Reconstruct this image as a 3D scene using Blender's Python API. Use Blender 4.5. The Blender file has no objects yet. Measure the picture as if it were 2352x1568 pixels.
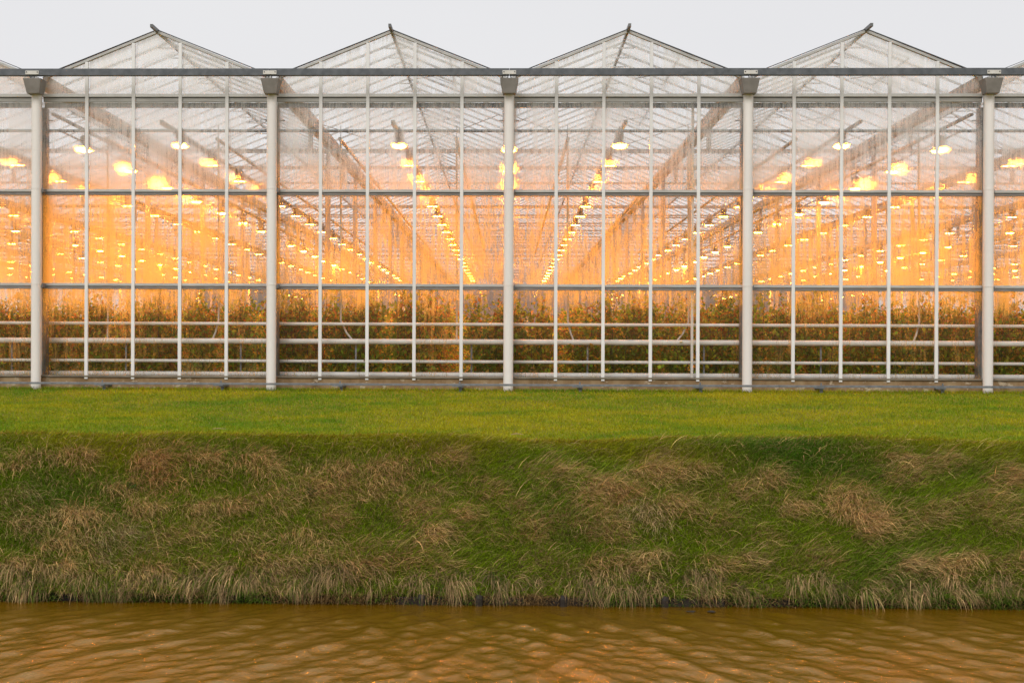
import bpy, math, random
import numpy as np
from mathutils import Matrix, Vector
rng = np.random.default_rng(7); random.seed(7)
sc = bpy.context.scene; C = sc.collection
R = math.radians

# ---------------------------------------------------------------- camera
cam = bpy.data.objects.new('camera', bpy.data.cameras.new('camera')); C.objects.link(cam)
cam.data.sensor_width = 36; cam.data.lens = 36*3641.4/2352
cam.data.shift_x = 102.5/2352; cam.data.shift_y = 24.3/2352
cam.data.clip_start = 0.1; cam.data.clip_end = 4000
yaw, pitch, roll = 0.0258, -0.0038, 0.0037
cam.matrix_world = (Matrix.Translation((0, -31.995, 0.9)) @ Matrix.Rotation(yaw, 4, 'Z')
                    @ Matrix.Rotation(math.pi/2+pitch, 4, 'X') @ Matrix.Rotation(roll, 4, 'Z'))
sc.camera = cam
# ---------------------------------------------------------------- world, sun, exposure
w = bpy.data.worlds.new('World'); sc.world = w; w.use_nodes = True
nt = w.node_tree; nt.nodes.clear()
out = nt.nodes.new('ShaderNodeOutputWorld')
sky = nt.nodes.new('ShaderNodeTexSky'); sky.sky_type = 'NISHITA'; sky.sun_disc = False
sky.sun_elevation = R(42); sky.sun_rotation = R(200); sky.air_density = 2; sky.dust_density = 6
b1 = nt.nodes.new('ShaderNodeBackground'); b1.inputs[1].default_value = 0.05
b2 = nt.nodes.new('ShaderNodeBackground'); b2.inputs[1].default_value = 1.0
tc = nt.nodes.new('ShaderNodeTexCoord'); mp = nt.nodes.new('ShaderNodeMapping'); mp.inputs[3].default_value = (1, 1, 3)
nz = nt.nodes.new('ShaderNodeTexNoise'); nz.inputs['Scale'].default_value = 1.6; nz.inputs['Detail'].default_value = 3
cr = nt.nodes.new('ShaderNodeValToRGB')
cr.color_ramp.elements[0].position = .3; cr.color_ramp.elements[0].color = (.765, .765, .795, 1)
cr.color_ramp.elements[1].position = .7; cr.color_ramp.elements[1].color = (.83, .83, .85, 1)
nt.links.new(tc.outputs['Generated'], mp.inputs[0]); nt.links.new(mp.outputs[0], nz.inputs[0])
nt.links.new(nz.outputs[0], cr.inputs[0]); nt.links.new(cr.outputs[0], b2.inputs[0])
nt.links.new(sky.outputs[0], b1.inputs[0])
mx = nt.nodes.new('ShaderNodeMixShader'); mx.inputs[0].default_value = .97
nt.links.new(b1.outputs[0], mx.inputs[1]); nt.links.new(b2.outputs[0], mx.inputs[2]); nt.links.new(mx.outputs[0], out.inputs[0])
sun = bpy.data.lights.new('sun', 'SUN'); sun.energy = 1.5; sun.angle = R(30); sun.color = (1, .96, .9)
so = bpy.data.objects.new('sun', sun); C.objects.link(so); so.rotation_euler = (R(52), 0, R(-16))
sc.view_settings.view_transform = 'Standard'; sc.view_settings.look = 'None'
sc.view_settings.exposure = 0; sc.view_settings.gamma = 1
sc.cycles.max_bounces = 7; sc.cycles.diffuse_bounces = 2; sc.cycles.glossy_bounces = 3
sc.cycles.transmission_bounces = 5; sc.cycles.transparent_max_bounces = 40
sc.cycles.caustics_reflective = False; sc.cycles.caustics_refractive = False
sc.cycles.use_light_tree = True
sc.cycles.sample_clamp_indirect = 6; sc.cycles.sample_clamp_direct = 0

# ---------------------------------------------------------------- tagging helpers
def tag(o, label=None, cat=None, group=None, kind=None):
    if label: o['label'] = label
    if cat: o['category'] = cat
    if group: o['group'] = group
    if kind: o['kind'] = kind
    return o
def empty(name, loc=(0, 0, 0)):
    o = bpy.data.objects.new(name, None); C.objects.link(o); o.location = loc; return o
class MB:
    def __init__(s): s.v = []; s.f = []; s.n = 0
    def add(s, v, f):
        s.v += [tuple(map(float, p)) for p in v]; s.f += [tuple(i+s.n for i in q) for q in f]; s.n += len(v); return s
    def box(s, x0, x1, y0, y1, z0, z1):
        v = [(x0,y0,z0),(x1,y0,z0),(x1,y1,z0),(x0,y1,z0),(x0,y0,z1),(x1,y0,z1),(x1,y1,z1),(x0,y1,z1)]
        return s.add(v, [(0,3,2,1),(4,5,6,7),(0,1,5,4),(1,2,6,5),(2,3,7,6),(3,0,4,7)])
    def bar(s, a, b, wd, ht, up=(0, 0, 1)):
        a = Vector(a); b = Vector(b); d = (b-a).normalized(); u = Vector(up)
        sd = d.cross(u)
        if sd.length < 1e-4: sd = d.cross(Vector((0, 1, 0)))
        sd.normalize(); u = sd.cross(d).normalized(); v = []
        for p in (a, b):
            for i, j in ((-1,-1),(1,-1),(1,1),(-1,1)): v.append(p+sd*wd/2*i+u*ht/2*j)
        return s.add(v, [(0,1,2,3),(7,6,5,4),(0,4,5,1),(1,5,6,2),(2,6,7,3),(3,7,4,0)])
    def tube(s, pts, rad, n=12, cap=True):
        pts = [Vector(p) for p in pts]; rs = rad if isinstance(rad, (list, tuple)) else [rad]*len(pts)
        v = []; f = []; ref = None
        for i, p in enumerate(pts):
            d = (pts[min(i+1, len(pts)-1)]-pts[max(i-1, 0)]).normalized()
            if ref is None: ref = d.orthogonal().normalized()
            ref = (ref-d*ref.dot(d)).normalized(); q = d.cross(ref)
            for k in range(n):
                a = 2*math.pi*k/n; v.append(p+(ref*math.cos(a)+q*math.sin(a))*rs[i])
        for i in range(len(pts)-1):
            for k in range(n): f.append((i*n+k, i*n+(k+1)%n, (i+1)*n+(k+1)%n, (i+1)*n+k))
        if cap:      # caps get their own vertices so that the side stays evenly shaded
            m_ = len(v); v += v[:n]+v[(len(pts)-1)*n:len(pts)*n]
            f += [tuple(m_+k for k in range(n))[::-1], tuple(m_+n+k for k in range(n))]
        return s.add(v, f)
    def build(s, name, mat, parent=None, smooth=False, bevel=0):
        me = bpy.data.meshes.new(name); me.from_pydata(s.v, [], s.f); me.update()
        me.materials.append(mat)
        if smooth:
            me.polygons.foreach_set('use_smooth', [len(p.vertices) == 4 for p in me.polygons])
        o = bpy.data.objects.new(name, me); C.objects.link(o)
        if parent: o.parent = parent
        if bevel:
            m = o.modifiers.new('bevel', 'BEVEL'); m.width = bevel; m.segments = 2; m.limit_method = 'ANGLE'
        return o
def np_mesh(name, verts, quads, mat, col=None, smooth=False):
    me = bpy.data.meshes.new(name)
    verts = np.asarray(verts, np.float32).reshape(-1, 3); quads = np.asarray(quads, np.int32).reshape(-1, 4)
    me.vertices.add(len(verts)); me.vertices.foreach_set('co', verts.ravel())
    me.loops.add(quads.size); me.loops.foreach_set('vertex_index', quads.ravel())
    me.polygons.add(len(quads)); me.polygons.foreach_set('loop_start', np.arange(0, quads.size, 4, dtype=np.int32))
    try: me.polygons.foreach_set('loop_total', np.full(len(quads), 4, np.int32))
    except Exception: pass
    if smooth: me.polygons.foreach_set('use_smooth', np.ones(len(quads), bool))
    me.update(calc_edges=True)
    if col is not None:
        ca = me.color_attributes.new('tint', 'FLOAT_COLOR', 'POINT')
        c4 = np.ones((len(verts), 4), np.float32); c4[:, :3] = col; ca.data.foreach_set('color', c4.ravel())
    me.materials.append(mat)
    o = bpy.data.objects.new(name, me); C.objects.link(o); return o

# ---------------------------------------------------------------- materials
def newmat(name):
    m = bpy.data.materials.new(name); m.use_nodes = True; n = m.node_tree; n.nodes.clear()
    o = n.nodes.new('ShaderNodeOutputMaterial'); return m, n, o
def L(n, a, b): n.links.new(a, b)
def noise(n, scale, detail=4, vec=None, mscale=None, rough=.55):
    t = n.nodes.new('ShaderNodeTexNoise'); t.inputs['Scale'].default_value = scale; t.inputs['Detail'].default_value = detail
    t.inputs['Roughness'].default_value = rough
    if vec is None:
        g = n.nodes.new('ShaderNodeNewGeometry'); vec = g.outputs['Position']
    if mscale:
        m = n.nodes.new('ShaderNodeMapping'); m.inputs[3].default_value = mscale; L(n, vec, m.inputs[0]); vec = m.outputs[0]
    L(n, vec, t.inputs['Vector']); return t.outputs[0]
def ramp(n, v, stops):
    r = n.nodes.new('ShaderNodeValToRGB'); e = r.color_ramp.elements
    while len(e) < len(stops): e.new(.5)
    for k, (p, c) in enumerate(stops):
        e[k].position = p; e[k].color = (c, c, c, 1) if isinstance(c, (int, float)) else (*c, 1)
    L(n, v, r.inputs[0]); return r.outputs[0]
def math_(n, op, a, b=None, clamp=False):
    m = n.nodes.new('ShaderNodeMath'); m.operation = op; m.use_clamp = clamp
    for i, x in enumerate((a, b)):
        if x is None: continue
        if isinstance(x, (int, float)): m.inputs[i].default_value = x
        else: L(n, x, m.inputs[i])
    return m.outputs[0]
def pbr(name, c1, c2, scale=3, mscale=None, rough=.5, metal=0, bump=0, bscale=40, spec=.5, lo=.35, hi=.65):
    m, n, o = newmat(name); p = n.nodes.new('ShaderNodeBsdfPrincipled')
    L(n, ramp(n, noise(n, scale, 5, mscale=mscale), [(lo, c1), (hi, c2)]), p.inputs['Base Color'])
    p.inputs['Roughness'].default_value = rough; p.inputs['Metallic'].default_value = metal
    p.inputs['Specular IOR Level'].default_value = spec
    if bump:
        b = n.nodes.new('ShaderNodeBump'); b.inputs['Strength'].default_value = bump; b.inputs['Distance'].default_value = .01
        L(n, noise(n, bscale, 4), b.inputs['Height']); L(n, b.outputs[0], p.inputs['Normal'])
    L(n, p.outputs[0], o.inputs[0]); return m
M_white = pbr('white_coated_metal', (.80, .75, .71), (.88, .84, .80), 1.5, (1, 1, .25), rough=.35)
M_mull = pbr('mullion_aluminium', (.78, .76, .74), (.87, .86, .84), 2, (3, 3, .3), rough=.35)
M_rail = pbr('rail_aluminium', (.42, .41, .39), (.56, .55, .52), 3, (.6, 1, 6), rough=.42)
M_railsh = pbr('rail_gasket', (.10, .10, .10), (.16, .155, .15), 3, rough=.6)
M_galv = pbr('galvanised_steel', (.13, .145, .16), (.25, .265, .28), 9, rough=.5, metal=.35, lo=.3, hi=.7)
M_galvd = pbr('weathered_beam_steel', (.075, .085, .095), (.14, .15, .165), 7, (1, 1, 1), rough=.55, metal=.2, lo=.3, hi=.7)
M_hop = pbr('grey_gutter_box', (.20, .185, .17), (.27, .25, .235), 5, rough=.6)
M_pipe = pbr('white_pipe_paint', (.78, .75, .71), (.88, .86, .83), 3, rough=.4)
M_dark = pbr('dark_metal', (.03, .03, .03), (.06, .06, .06), 6, rough=.5)
M_roofb = pbr('roof_bar_aluminium', (.55, .55, .54), (.66, .66, .65), 2, rough=.5)
M_truss = pbr('truss_steel', (.32, .31, .30), (.46, .45, .43), 2, rough=.5)
M_lamph = pbr('lamp_housing_metal', (.18, .17, .15), (.27, .25, .22), 4, rough=.5)
M_soil = pbr('wet_soil', (.006, .0045, .003), (.02, .013, .008), 12, rough=.9, bump=.6)
M_wood = pbr('wet_timber', (.012, .008, .005), (.03, .02, .013), 5, (.5, 4, 8), rough=.75, bump=.4)
M_floor = pbr('greenhouse_floor', (.10, .085, .07), (.20, .18, .16), 1.5, rough=.8)
M_hose = pbr('hose_plastic', (.55, .50, .45), (.68, .63, .58), 4, rough=.5)

# concrete footing with streaks and pale lime patches
M_conc, n, o = newmat('stained_concrete'); p = n.nodes.new('ShaderNodeBsdfPrincipled')
base = ramp(n, noise(n, 3, 5, mscale=(1, 1, .35)), [(.3, (.16, .095, .04)), (.5, (.28, .175, .085)), (.68, (.38, .27, .15))])
pale = ramp(n, noise(n, 7, 6, mscale=(.6, 1, 1.1), rough=.7), [(.58, 0), (.62, 1)])
mixn = n.nodes.new('ShaderNodeMixRGB'); L(n, pale, mixn.inputs[0]); L(n, base, mixn.inputs[1]); mixn.inputs[2].default_value = (.48, .38, .26, 1)
L(n, mixn.outputs[0], p.inputs[0]); p.inputs['Roughness'].default_value = .85
L(n, p.outputs[0], o.inputs[0])

def glass_mat(name, facade=True):
    """glass with condensation: clear part lets light through, wet part blurs and scatters it"""
    m, n, o = newmat(name); g = n.nodes.new('ShaderNodeNewGeometry'); pos = g.outputs['Position']
    if facade:    # every pane fogs in its own way
        fl_ = n.nodes.new('ShaderNodeVectorMath'); fl_.operation = 'SNAP'; fl_.inputs[1].default_value = (.96, 50, 1.93)
        of_ = n.nodes.new('ShaderNodeVectorMath'); of_.operation = 'ADD'; of_.inputs[1].default_value = (0, 0, -.24+.02); L(n, pos, of_.inputs[0])
        L(n, of_.outputs[0], fl_.inputs[0]); wn_ = n.nodes.new('ShaderNodeTexWhiteNoise'); wn_.noise_dimensions = '3D'; L(n, fl_.outputs[0], wn_.inputs[0])
        sc_ = n.nodes.new('ShaderNodeVectorMath'); sc_.operation = 'MULTIPLY_ADD'; sc_.inputs[1].default_value = (6, 9, 6); L(n, wn_.outputs['Color'], sc_.inputs[0]); L(n, pos, sc_.inputs[2])
        ppos = sc_.outputs[0]
    tr = n.nodes.new('ShaderNodeBsdfTransparent'); tl = n.nodes.new('ShaderNodeBsdfTranslucent')
    gl = n.nodes.new('ShaderNodeBsdfGlossy'); gl.inputs['Roughness'].default_value = .06
    rf = n.nodes.new('ShaderNodeBsdfRefraction')
    tr.inputs[0].default_value = (.95, .96, .96, 1); tl.inputs[0].default_value = (1.0, .76, .14, 1) if facade else (.92, .90, .90, 1)  # amber lamp glow painted into the facade's translucent colour; the droplets are colourless
    if facade:
        rf.inputs['Roughness'].default_value = .34; rf.inputs['IOR'].default_value = 1.10
        sep = n.nodes.new('ShaderNodeSeparateXYZ'); L(n, pos, sep.inputs[0])
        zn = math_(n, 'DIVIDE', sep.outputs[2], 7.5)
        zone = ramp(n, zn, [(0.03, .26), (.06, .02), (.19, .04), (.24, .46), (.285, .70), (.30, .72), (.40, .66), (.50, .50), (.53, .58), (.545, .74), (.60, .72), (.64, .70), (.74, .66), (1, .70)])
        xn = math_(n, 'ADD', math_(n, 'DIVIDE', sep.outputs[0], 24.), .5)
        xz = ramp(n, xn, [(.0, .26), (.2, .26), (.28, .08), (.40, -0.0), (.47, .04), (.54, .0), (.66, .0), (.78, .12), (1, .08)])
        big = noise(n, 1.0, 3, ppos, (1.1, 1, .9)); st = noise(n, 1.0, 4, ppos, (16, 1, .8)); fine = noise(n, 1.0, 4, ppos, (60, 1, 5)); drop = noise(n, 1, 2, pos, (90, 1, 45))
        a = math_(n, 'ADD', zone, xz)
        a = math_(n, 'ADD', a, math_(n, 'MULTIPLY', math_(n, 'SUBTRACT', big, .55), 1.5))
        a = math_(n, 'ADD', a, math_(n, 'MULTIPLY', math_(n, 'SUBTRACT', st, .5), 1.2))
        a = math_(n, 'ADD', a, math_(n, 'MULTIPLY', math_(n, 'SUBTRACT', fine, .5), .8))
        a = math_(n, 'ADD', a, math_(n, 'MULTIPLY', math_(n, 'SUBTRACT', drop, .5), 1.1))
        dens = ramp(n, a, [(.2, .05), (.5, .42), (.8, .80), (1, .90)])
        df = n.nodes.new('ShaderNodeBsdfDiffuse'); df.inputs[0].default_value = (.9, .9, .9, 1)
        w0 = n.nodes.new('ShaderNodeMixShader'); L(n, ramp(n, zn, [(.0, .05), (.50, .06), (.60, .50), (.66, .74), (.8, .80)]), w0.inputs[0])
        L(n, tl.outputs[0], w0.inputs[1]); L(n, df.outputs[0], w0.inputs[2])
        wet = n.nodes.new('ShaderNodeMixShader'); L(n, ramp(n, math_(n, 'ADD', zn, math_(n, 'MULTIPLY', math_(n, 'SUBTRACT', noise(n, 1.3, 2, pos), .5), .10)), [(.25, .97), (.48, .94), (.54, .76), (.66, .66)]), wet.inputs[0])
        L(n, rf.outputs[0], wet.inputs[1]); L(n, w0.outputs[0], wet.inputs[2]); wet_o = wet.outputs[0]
    else:
        dens = ramp(n, noise(n, 2.2, 5, pos, (1, .35, 1)), [(.3, .42), (.7, .62)]); wet_o = tl.outputs[0]
    m1 = n.nodes.new('ShaderNodeMixShader'); L(n, dens, m1.inputs[0]); L(n, tr.outputs[0], m1.inputs[1]); L(n, wet_o, m1.inputs[2])
    fr = n.nodes.new('ShaderNodeFresnel'); fr.inputs[0].default_value = 1.25
    m2 = n.nodes.new('ShaderNodeMixShader'); L(n, fr.outputs[0], m2.inputs[0]); L(n, m1.outputs[0], m2.inputs[1]); L(n, gl.outputs[0], m2.inputs[2])
    if not facade: L(n, m1.outputs[0], o.inputs[0]); return m
    L(n, m2.outputs[0], o.inputs[0]); return m
M_glass = glass_mat('condensation_glow_glass', True)
M_rglass = glass_mat('roof_glass', False)

M_bulb, n, o = newmat('sodium_glow'); e = n.nodes.new('ShaderNodeEmission'); e.inputs[0].default_value = (1, .29, .018, 1); e.inputs[1].default_value = 500
L(n, e.outputs[0], o.inputs[0])

def blade_mat(name, rough=.6, trans=.3):
    m, n, o = newmat(name); at = n.nodes.new('ShaderNodeVertexColor'); at.layer_name = 'tint'
    p = n.nodes.new('ShaderNodeBsdfPrincipled'); p.inputs['Roughness'].default_value = rough; p.inputs['Specular IOR Level'].default_value = .25
    t = n.nodes.new('ShaderNodeBsdfTranslucent'); L(n, at.outputs[0], p.inputs[0]); L(n, at.outputs[0], t.inputs[0])
    mx = n.nodes.new('ShaderNodeMixShader'); mx.inputs[0].default_value = trans
    L(n, p.outputs[0], mx.inputs[1]); L(n, t.outputs[0], mx.inputs[2]); L(n, mx.outputs[0], o.inputs[0]); return m
M_blade = blade_mat('grass_blades'); M_leaf = blade_mat('rose_leaves', .45, .5)
M_stem = pbr('rose_stem', (.05, .07, .02), (.10, .07, .03), 6, rough=.6)
M_lawn = pbr('lawn_turf', (.14, .15, .005), (.26, .22, .008), 1.3, (1, .5, 1), rough=.9, lo=.3, hi=.7)
M_bank = pbr('bank_turf', (.07, .09, .008), (.13, .11, .016), 2.5, rough=.95, bump=.5)

# ================================================================ GROUND
Y_EDGE, Z_EDGE, Y_TOE, Z_TOE, Z_W = -7.8, -.525, -10.68, -2.46, -2.57
KW = np.random.default_rng(3).uniform(-1, 1, (10, 2))*np.array([2.5, 4]); PW = np.random.default_rng(4).uniform(0, 6.28, 10)
def vnoise(x, y, sc=1.0, sh=0):
    s = 0
    for k in range(10): s = s+np.sin((x*KW[k, 0]+y*KW[k, 1])*sc+PW[k]+sh*k)
    return s/10**.5/1.2
def brink(x): return np.where(np.abs(x) < 14, .035*vnoise(x, x*0, .55)+.018*vnoise(x, x*0, 2.1, 2), 0)
def lawn_z(x, y):
    t = np.clip((y-Y_EDGE)/(0-Y_EDGE), 0, 1); f = np.clip((0-y)/3, 0, 1)*(np.abs(x) < 60)
    return Z_EDGE*(1-t)+(.02*np.sin(x*.7+y*.9)+.015*np.sin(x*1.9-y*1.3))*f+brink(x)*np.exp(-(y-Y_EDGE)/.7)
F = 3641.4
def img2bank(px, py):
    """a bank feature seen in the photograph -> its place on the bank slope"""
    best = None
    y = np.linspace(Y_TOE, Y_EDGE, 60); z = Z_EDGE+(Z_TOE-Z_EDGE)*(Y_EDGE-y)/(Y_EDGE-Y_TOE)
    d = y+32; iy = 795+F*(.9-z)/d; k = int(np.argmin(abs(iy-py+(px-1167)*.006)))
    return (px-1167)*d[k]/F, y[k]
# mounds of tangled straw: px, py, rx, ry (photo at 2352 wide), redness
TUFT = [(80,1082,62,26,.3),(172,1086,60,26,.5),(350,1096,80,34,1),(462,1096,60,28,.6),(575,1090,60,30,.5),(612,1120,45,30,.2),
 (640,1185,52,52,.2),(790,1120,75,40,.3),(880,1118,60,30,.6),(860,1150,60,26,.2),(1032,1096,66,24,.3),(1110,1142,50,30,.4),(990,1160,40,20,.2),
 (1262,1112,70,34,.0),(1372,1150,80,36,.2),(1425,1165,60,26,.7),(1300,1215,120,36,.5),(1215,1238,65,30,.5),(1370,1235,90,30,.2),(1480,1215,60,40,-.3),
 (1480,1110,60,20,.1),(1560,1130,60,26,.0),(1750,1130,44,26,.1),(1690,1160,60,24,.0),(1810,1190,55,34,.2),(1905,1165,60,28,.3),(1960,1195,70,44,.3),(2060,1130,60,22,.2),
 (2150,1100,64,24,.1),(2290,1120,60,30,.4),(2240,1180,70,30,.0),(2120,1200,60,24,.0),(2050,1090,60,18,.2),(1640,1215,70,30,.0),
 (30,1180,60,34,-.2),(60,1220,80,34,-.1),(190,1215,80,34,.0),(250,1250,60,28,-.3),(420,1245,70,30,.0),(455,1190,70,26,.0),(330,1190,60,20,.1),(530,1190,60,24,.3),
 (120,1270,80,24,.0),(560,1260,60,24,.0),(700,1255,60,30,.1),(760,1215,60,24,.4),(940,1205,85,34,.2),(1050,1215,50,28,.4),(1000,1250,60,26,.2),
 (880,1280,70,26,.1),(820,1290,50,20,.5),(1750,1255,60,24,.0),(2000,1230,70,26,.1),(2290,1240,60,24,.0),
 (1600,1120,50,18,.1),(1540,1190,70,26,.1),(1180,1180,40,22,.1),(700,1150,36,22,.3),(260,1150,50,16,.2),(20,1110,40,20,.3)]
for k in range(34):   # the fringe of long dead grass along the water
    random.uniform(0, 1) < .62 and TUFT.append((k*72+random.uniform(-15, 15), 1316+random.uniform(-14, 12), 52+random.uniform(-6, 14), 26, random.choice([0, .2, .5, -.1])))
TU = []
for (px, py, rx, ry, red) in TUFT:
    x, y = img2bank(px, py); x1, y1 = img2bank(px, py+ry*.9); x2, y2 = img2bank(px, py-ry*.9)
    TU.append((x, (y1+y2)/2, rx*(y+32)/F, max(.12, abs(y2-y1)/1.8), red, py > 1290))
TUA = np.array([t[:5] for t in TU])
def bank_z(x, y):
    t = np.clip((Y_EDGE-y)/(Y_EDGE-Y_TOE), 0, 1)
    t2 = np.clip(t-(.03+.03*vnoise(x, x*0, .8))*np.exp(-t*6), 0, 1)
    s = (t2-.09*(1-np.exp(-t2/.09)))/.91      # rounded shoulder
    z = Z_EDGE+(Z_TOE-Z_EDGE)*np.clip(s, 0, 1)
    near = (np.abs(x) < 13)
    e = np.sin(np.pi*np.clip(t, 0, 1))**.5
    add = .05*vnoise(x, y, 1.2)*e
    for (tx, ty, rx, ry, _) in TUA:
        add = add+.085*np.exp(-(((x-tx)/rx)**2+((y-ty-.02)/ry)**2)*1.3)*np.where(t > .97, .3, 1)*np.minimum(1, e+.25)
    return z+np.where(near, add, 0)+brink(x)*np.exp(-t*3)+(.02*np.sin(x*.7+Y_EDGE*.9)+.015*np.sin(x*1.9-Y_EDGE*1.3))*(1-t)*(np.abs(x) < 60)
xs = np.concatenate([[-900, -300, -100, -40, -20], np.arange(-13, 13.01, .1), [20, 40, 100, 300, 900]])
def sheet(name, xs, ys, zf, mat, smooth=True):
    X, Y = np.meshgrid(xs, ys); Z = zf(X, Y); nx, ny = len(xs), len(ys)
    V = np.stack([X, Y, Z], -1).reshape(-1, 3); i = np.arange(nx*ny).reshape(ny, nx)
    Q = np.stack([i[:-1, :-1], i[:-1, 1:], i[1:, 1:], i[1:, :-1]], -1).reshape(-1, 4)
    return np_mesh(name, V, Q, mat, smooth=smooth)
lawn = sheet('lawn', xs, np.concatenate([np.arange(Y_EDGE, .1, .2), [.1, .6, 5, 60, 140, 400, 1800]]), lawn_z, M_lawn); tag(lawn, kind='structure')
bank = sheet('bank', xs, np.arange(Y_TOE, Y_EDGE+.001, .05), lambda X, Y: np.where(Y > Y_EDGE-.01, lawn_z(X, Y), bank_z(X, Y)), M_bank); tag(bank, kind='structure')
bt = sheet('bank_toe', xs, np.array([Y_TOE-.03, Y_TOE]), lambda X, Y: np.where(Y < Y_TOE-.01, -3.4, bank_z(X, Y*0+Y_TOE)), M_soil); tag(bt, kind='structure')
bed = MB().box(-900, 900, -34.5, Y_TOE, -3.8, -3.5).build('canal_bed', M_soil); tag(bed, kind='structure')
nb = MB().box(-900, 900, -1500, -34.4, -3.9, -.8).build('near_bank', M_lawn); tag(nb, kind='structure')

# ---------------------------------------------------------------- canal water
def wave(x, y):
    z = 0
    tr = np.clip((x+3)/5, 0, 1)                   # wave trains cross: one from the left, one from the right
    for k, (l, a, ang, ph) in enumerate([(.60, .013, 24, 0), (.43, .009, 17, 1), (.96, .014, 31, 2), (.30, .0045, 38, 3), (.39, .005, 66, 4)]):
        kx, ky = np.cos(R(ang)), np.sin(R(ang)); q = 2*np.pi/l
        wob = .25*vnoise(x, y, .6, k)
        z = z+a*(1.6-tr*1.0)*(1-np.abs(np.sin((-x*kx+y*ky)*q/2+ph+wob*4)))*1.6
        z = z+a*(.5+tr*1.1)*(1-np.abs(np.sin((x*kx+y*ky)*q/2+ph*2.1+wob*4)))*1.6
    z = z+.006*vnoise(x, y, 3.2)
    calm = np.clip((Y_TOE-y)/1.6, .18, 1)
    return Z_W+(z*.52-.008)*calm*np.where(np.abs(x) < 13, 1, 0)
M_water, n, o = newmat('murky_glow_water'); p = n.nodes.new('ShaderNodeBsdfPrincipled')
p.inputs['Base Color'].default_value = (.16, .08, .002, 1); p.inputs['Roughness'].default_value = .02; p.inputs['IOR'].default_value = 2.8; p.inputs['Specular Tint'].default_value = (1, .68, .26, 1)  # specular tint paints a golden glow into the reflections; base is murky brown
b = n.nodes.new('ShaderNodeBump'); b.inputs['Strength'].default_value = .30; b.inputs['Distance'].default_value = .02
nr_ = noise(n, 4.5, 3, mscale=(1.7, .8, 1), rough=.6); rdg = math_(n, 'SUBTRACT', 1., math_(n, 'ABSOLUTE', math_(n, 'SUBTRACT', math_(n, 'MULTIPLY', nr_, 4.), 2.)))
h = math_(n, 'ADD', math_(n, 'ADD', math_(n, 'MULTIPLY', rdg, .8), noise(n, 11, 6, mscale=(1.5, .8, 1), rough=.7)), math_(n, 'MULTIPLY', noise(n, 46, 3, mscale=(1.2, 1, 1)), .45))
L(n, h, b.inputs['Height']); L(n, b.outputs[0], p.inputs['Normal']); L(n, p.outputs[0], o.inputs[0])
wxs = np.concatenate([[-900, -200, -40, -16], np.arange(-9, 9.001, .03), [13, 16, 40, 200, 900]])
wys = np.concatenate([[-34.42, -30, -25, -20], np.arange(-17.5, Y_TOE+.05, .028)])
water = sheet('canal_water', wxs, wys, wave, M_water); tag(water, kind='structure')

# ---------------------------------------------------------------- grass blades
def blades(P, az, Ln, Wd, e0, e1, col, seg=4):
    N = len(P); t = np.linspace(0, 1, seg+1); cen = np.zeros((N, seg+1, 3)); cen[:, 0] = P
    dirh = np.stack([np.cos(az), np.sin(az), 0*az], -1)
    for k in range(seg):
        e = e0+(e1-e0)*((k+.5)/seg); st = (Ln/seg)[:, None]*(dirh*np.cos(e)[:, None]+np.array([0, 0, 1.])*np.sin(e)[:, None])
        cen[:, k+1] = cen[:, k]+st
    # width faces roughly sideways with random twist
    tw = rng.uniform(-.9, .9, N); side = np.stack([-np.sin(az+tw), np.cos(az+tw), .35*np.sin(tw*3)], -1)
    wd = Wd[:, None]*np.array([1, .95, .75, .45, .08])[None, :seg+1] if seg == 4 else Wd[:, None]*np.linspace(1, .1, seg+1)[None]
    a = cen-side[:, None]*wd[..., None]/2; bb = cen+side[:, None]*wd[..., None]/2
    V = np.stack([a, bb], 2).reshape(-1, 3)
    i0 = (np.arange(N)*(seg+1)*2)[:, None]+np.arange(seg)[None]*2
    Q = np.stack([i0, i0+1, i0+3, i0+2], -1).reshape(-1, 4)
    return V, Q, np.repeat(col, (seg+1)*2, axis=0)
def join(parts):
    V = []; Q = []; K = []; n_ = 0
    for v, q, c in parts: V.append(v); Q.append(q+n_); K.append(c); n_ += len(v)
    return np.concatenate(V), np.concatenate(Q), np.concatenate(K)
def tint(N, c, var=.25, hue=.08):
    v = np.exp(rng.normal(0, var, N))[:, None]; return np.clip(np.array(c)[None]*v*np.exp(rng.normal(0, hue, (N, 3))), 0, .9)
# short lawn
NL = 260000
u = rng.uniform(0, 1, NL)**1.25; y = Y_EDGE-.30+u*8.3; q_ = rng.uniform(0, 1, NL) < .10; y = np.where(q_, Y_EDGE-.05-rng.exponential(.26, NL), y); x = rng.uniform(-1, 1, NL)*(.345*(y+32)+.4)
pat = vnoise(x, y, .55)*.6+vnoise(x, y, 1.7, 1)*.5+vnoise(x, y, 4.5, 1)*.4+rng.normal(0, .35, NL)
g1 = np.array([.13, .27, .004]); g2 = np.array([.43, .40, .005]); mixv = np.clip(.5+.45*pat, 0, 1)[:, None]
col = (g1*(1-mixv)+g2*mixv)*np.exp(rng.normal(0, .18, NL))[:, None]
zz = np.where(y < Y_EDGE, bank_z(x, y), lawn_z(x, y))
kp = (y > Y_EDGE-.12+.14*vnoise(x, x*0, 1.5)+rng.uniform(-.06, .06, NL)) | (q_ & (y > Y_EDGE-1.2)); x, y, zz, col = x[kp], y[kp], zz[kp], col[kp]; NL = len(x)
near_wall = (y > -.25)
Ln = rng.uniform(.030, .065, NL)*(1+near_wall*.5)
LG = join([blades(np.stack([x, y, zz-.004], -1), rng.uniform(0, 6.28, NL), Ln, rng.uniform(.008, .015, NL), rng.uniform(1.0, 1.5, NL), rng.uniform(-.1, 1.2, NL), col, 2)])
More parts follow.
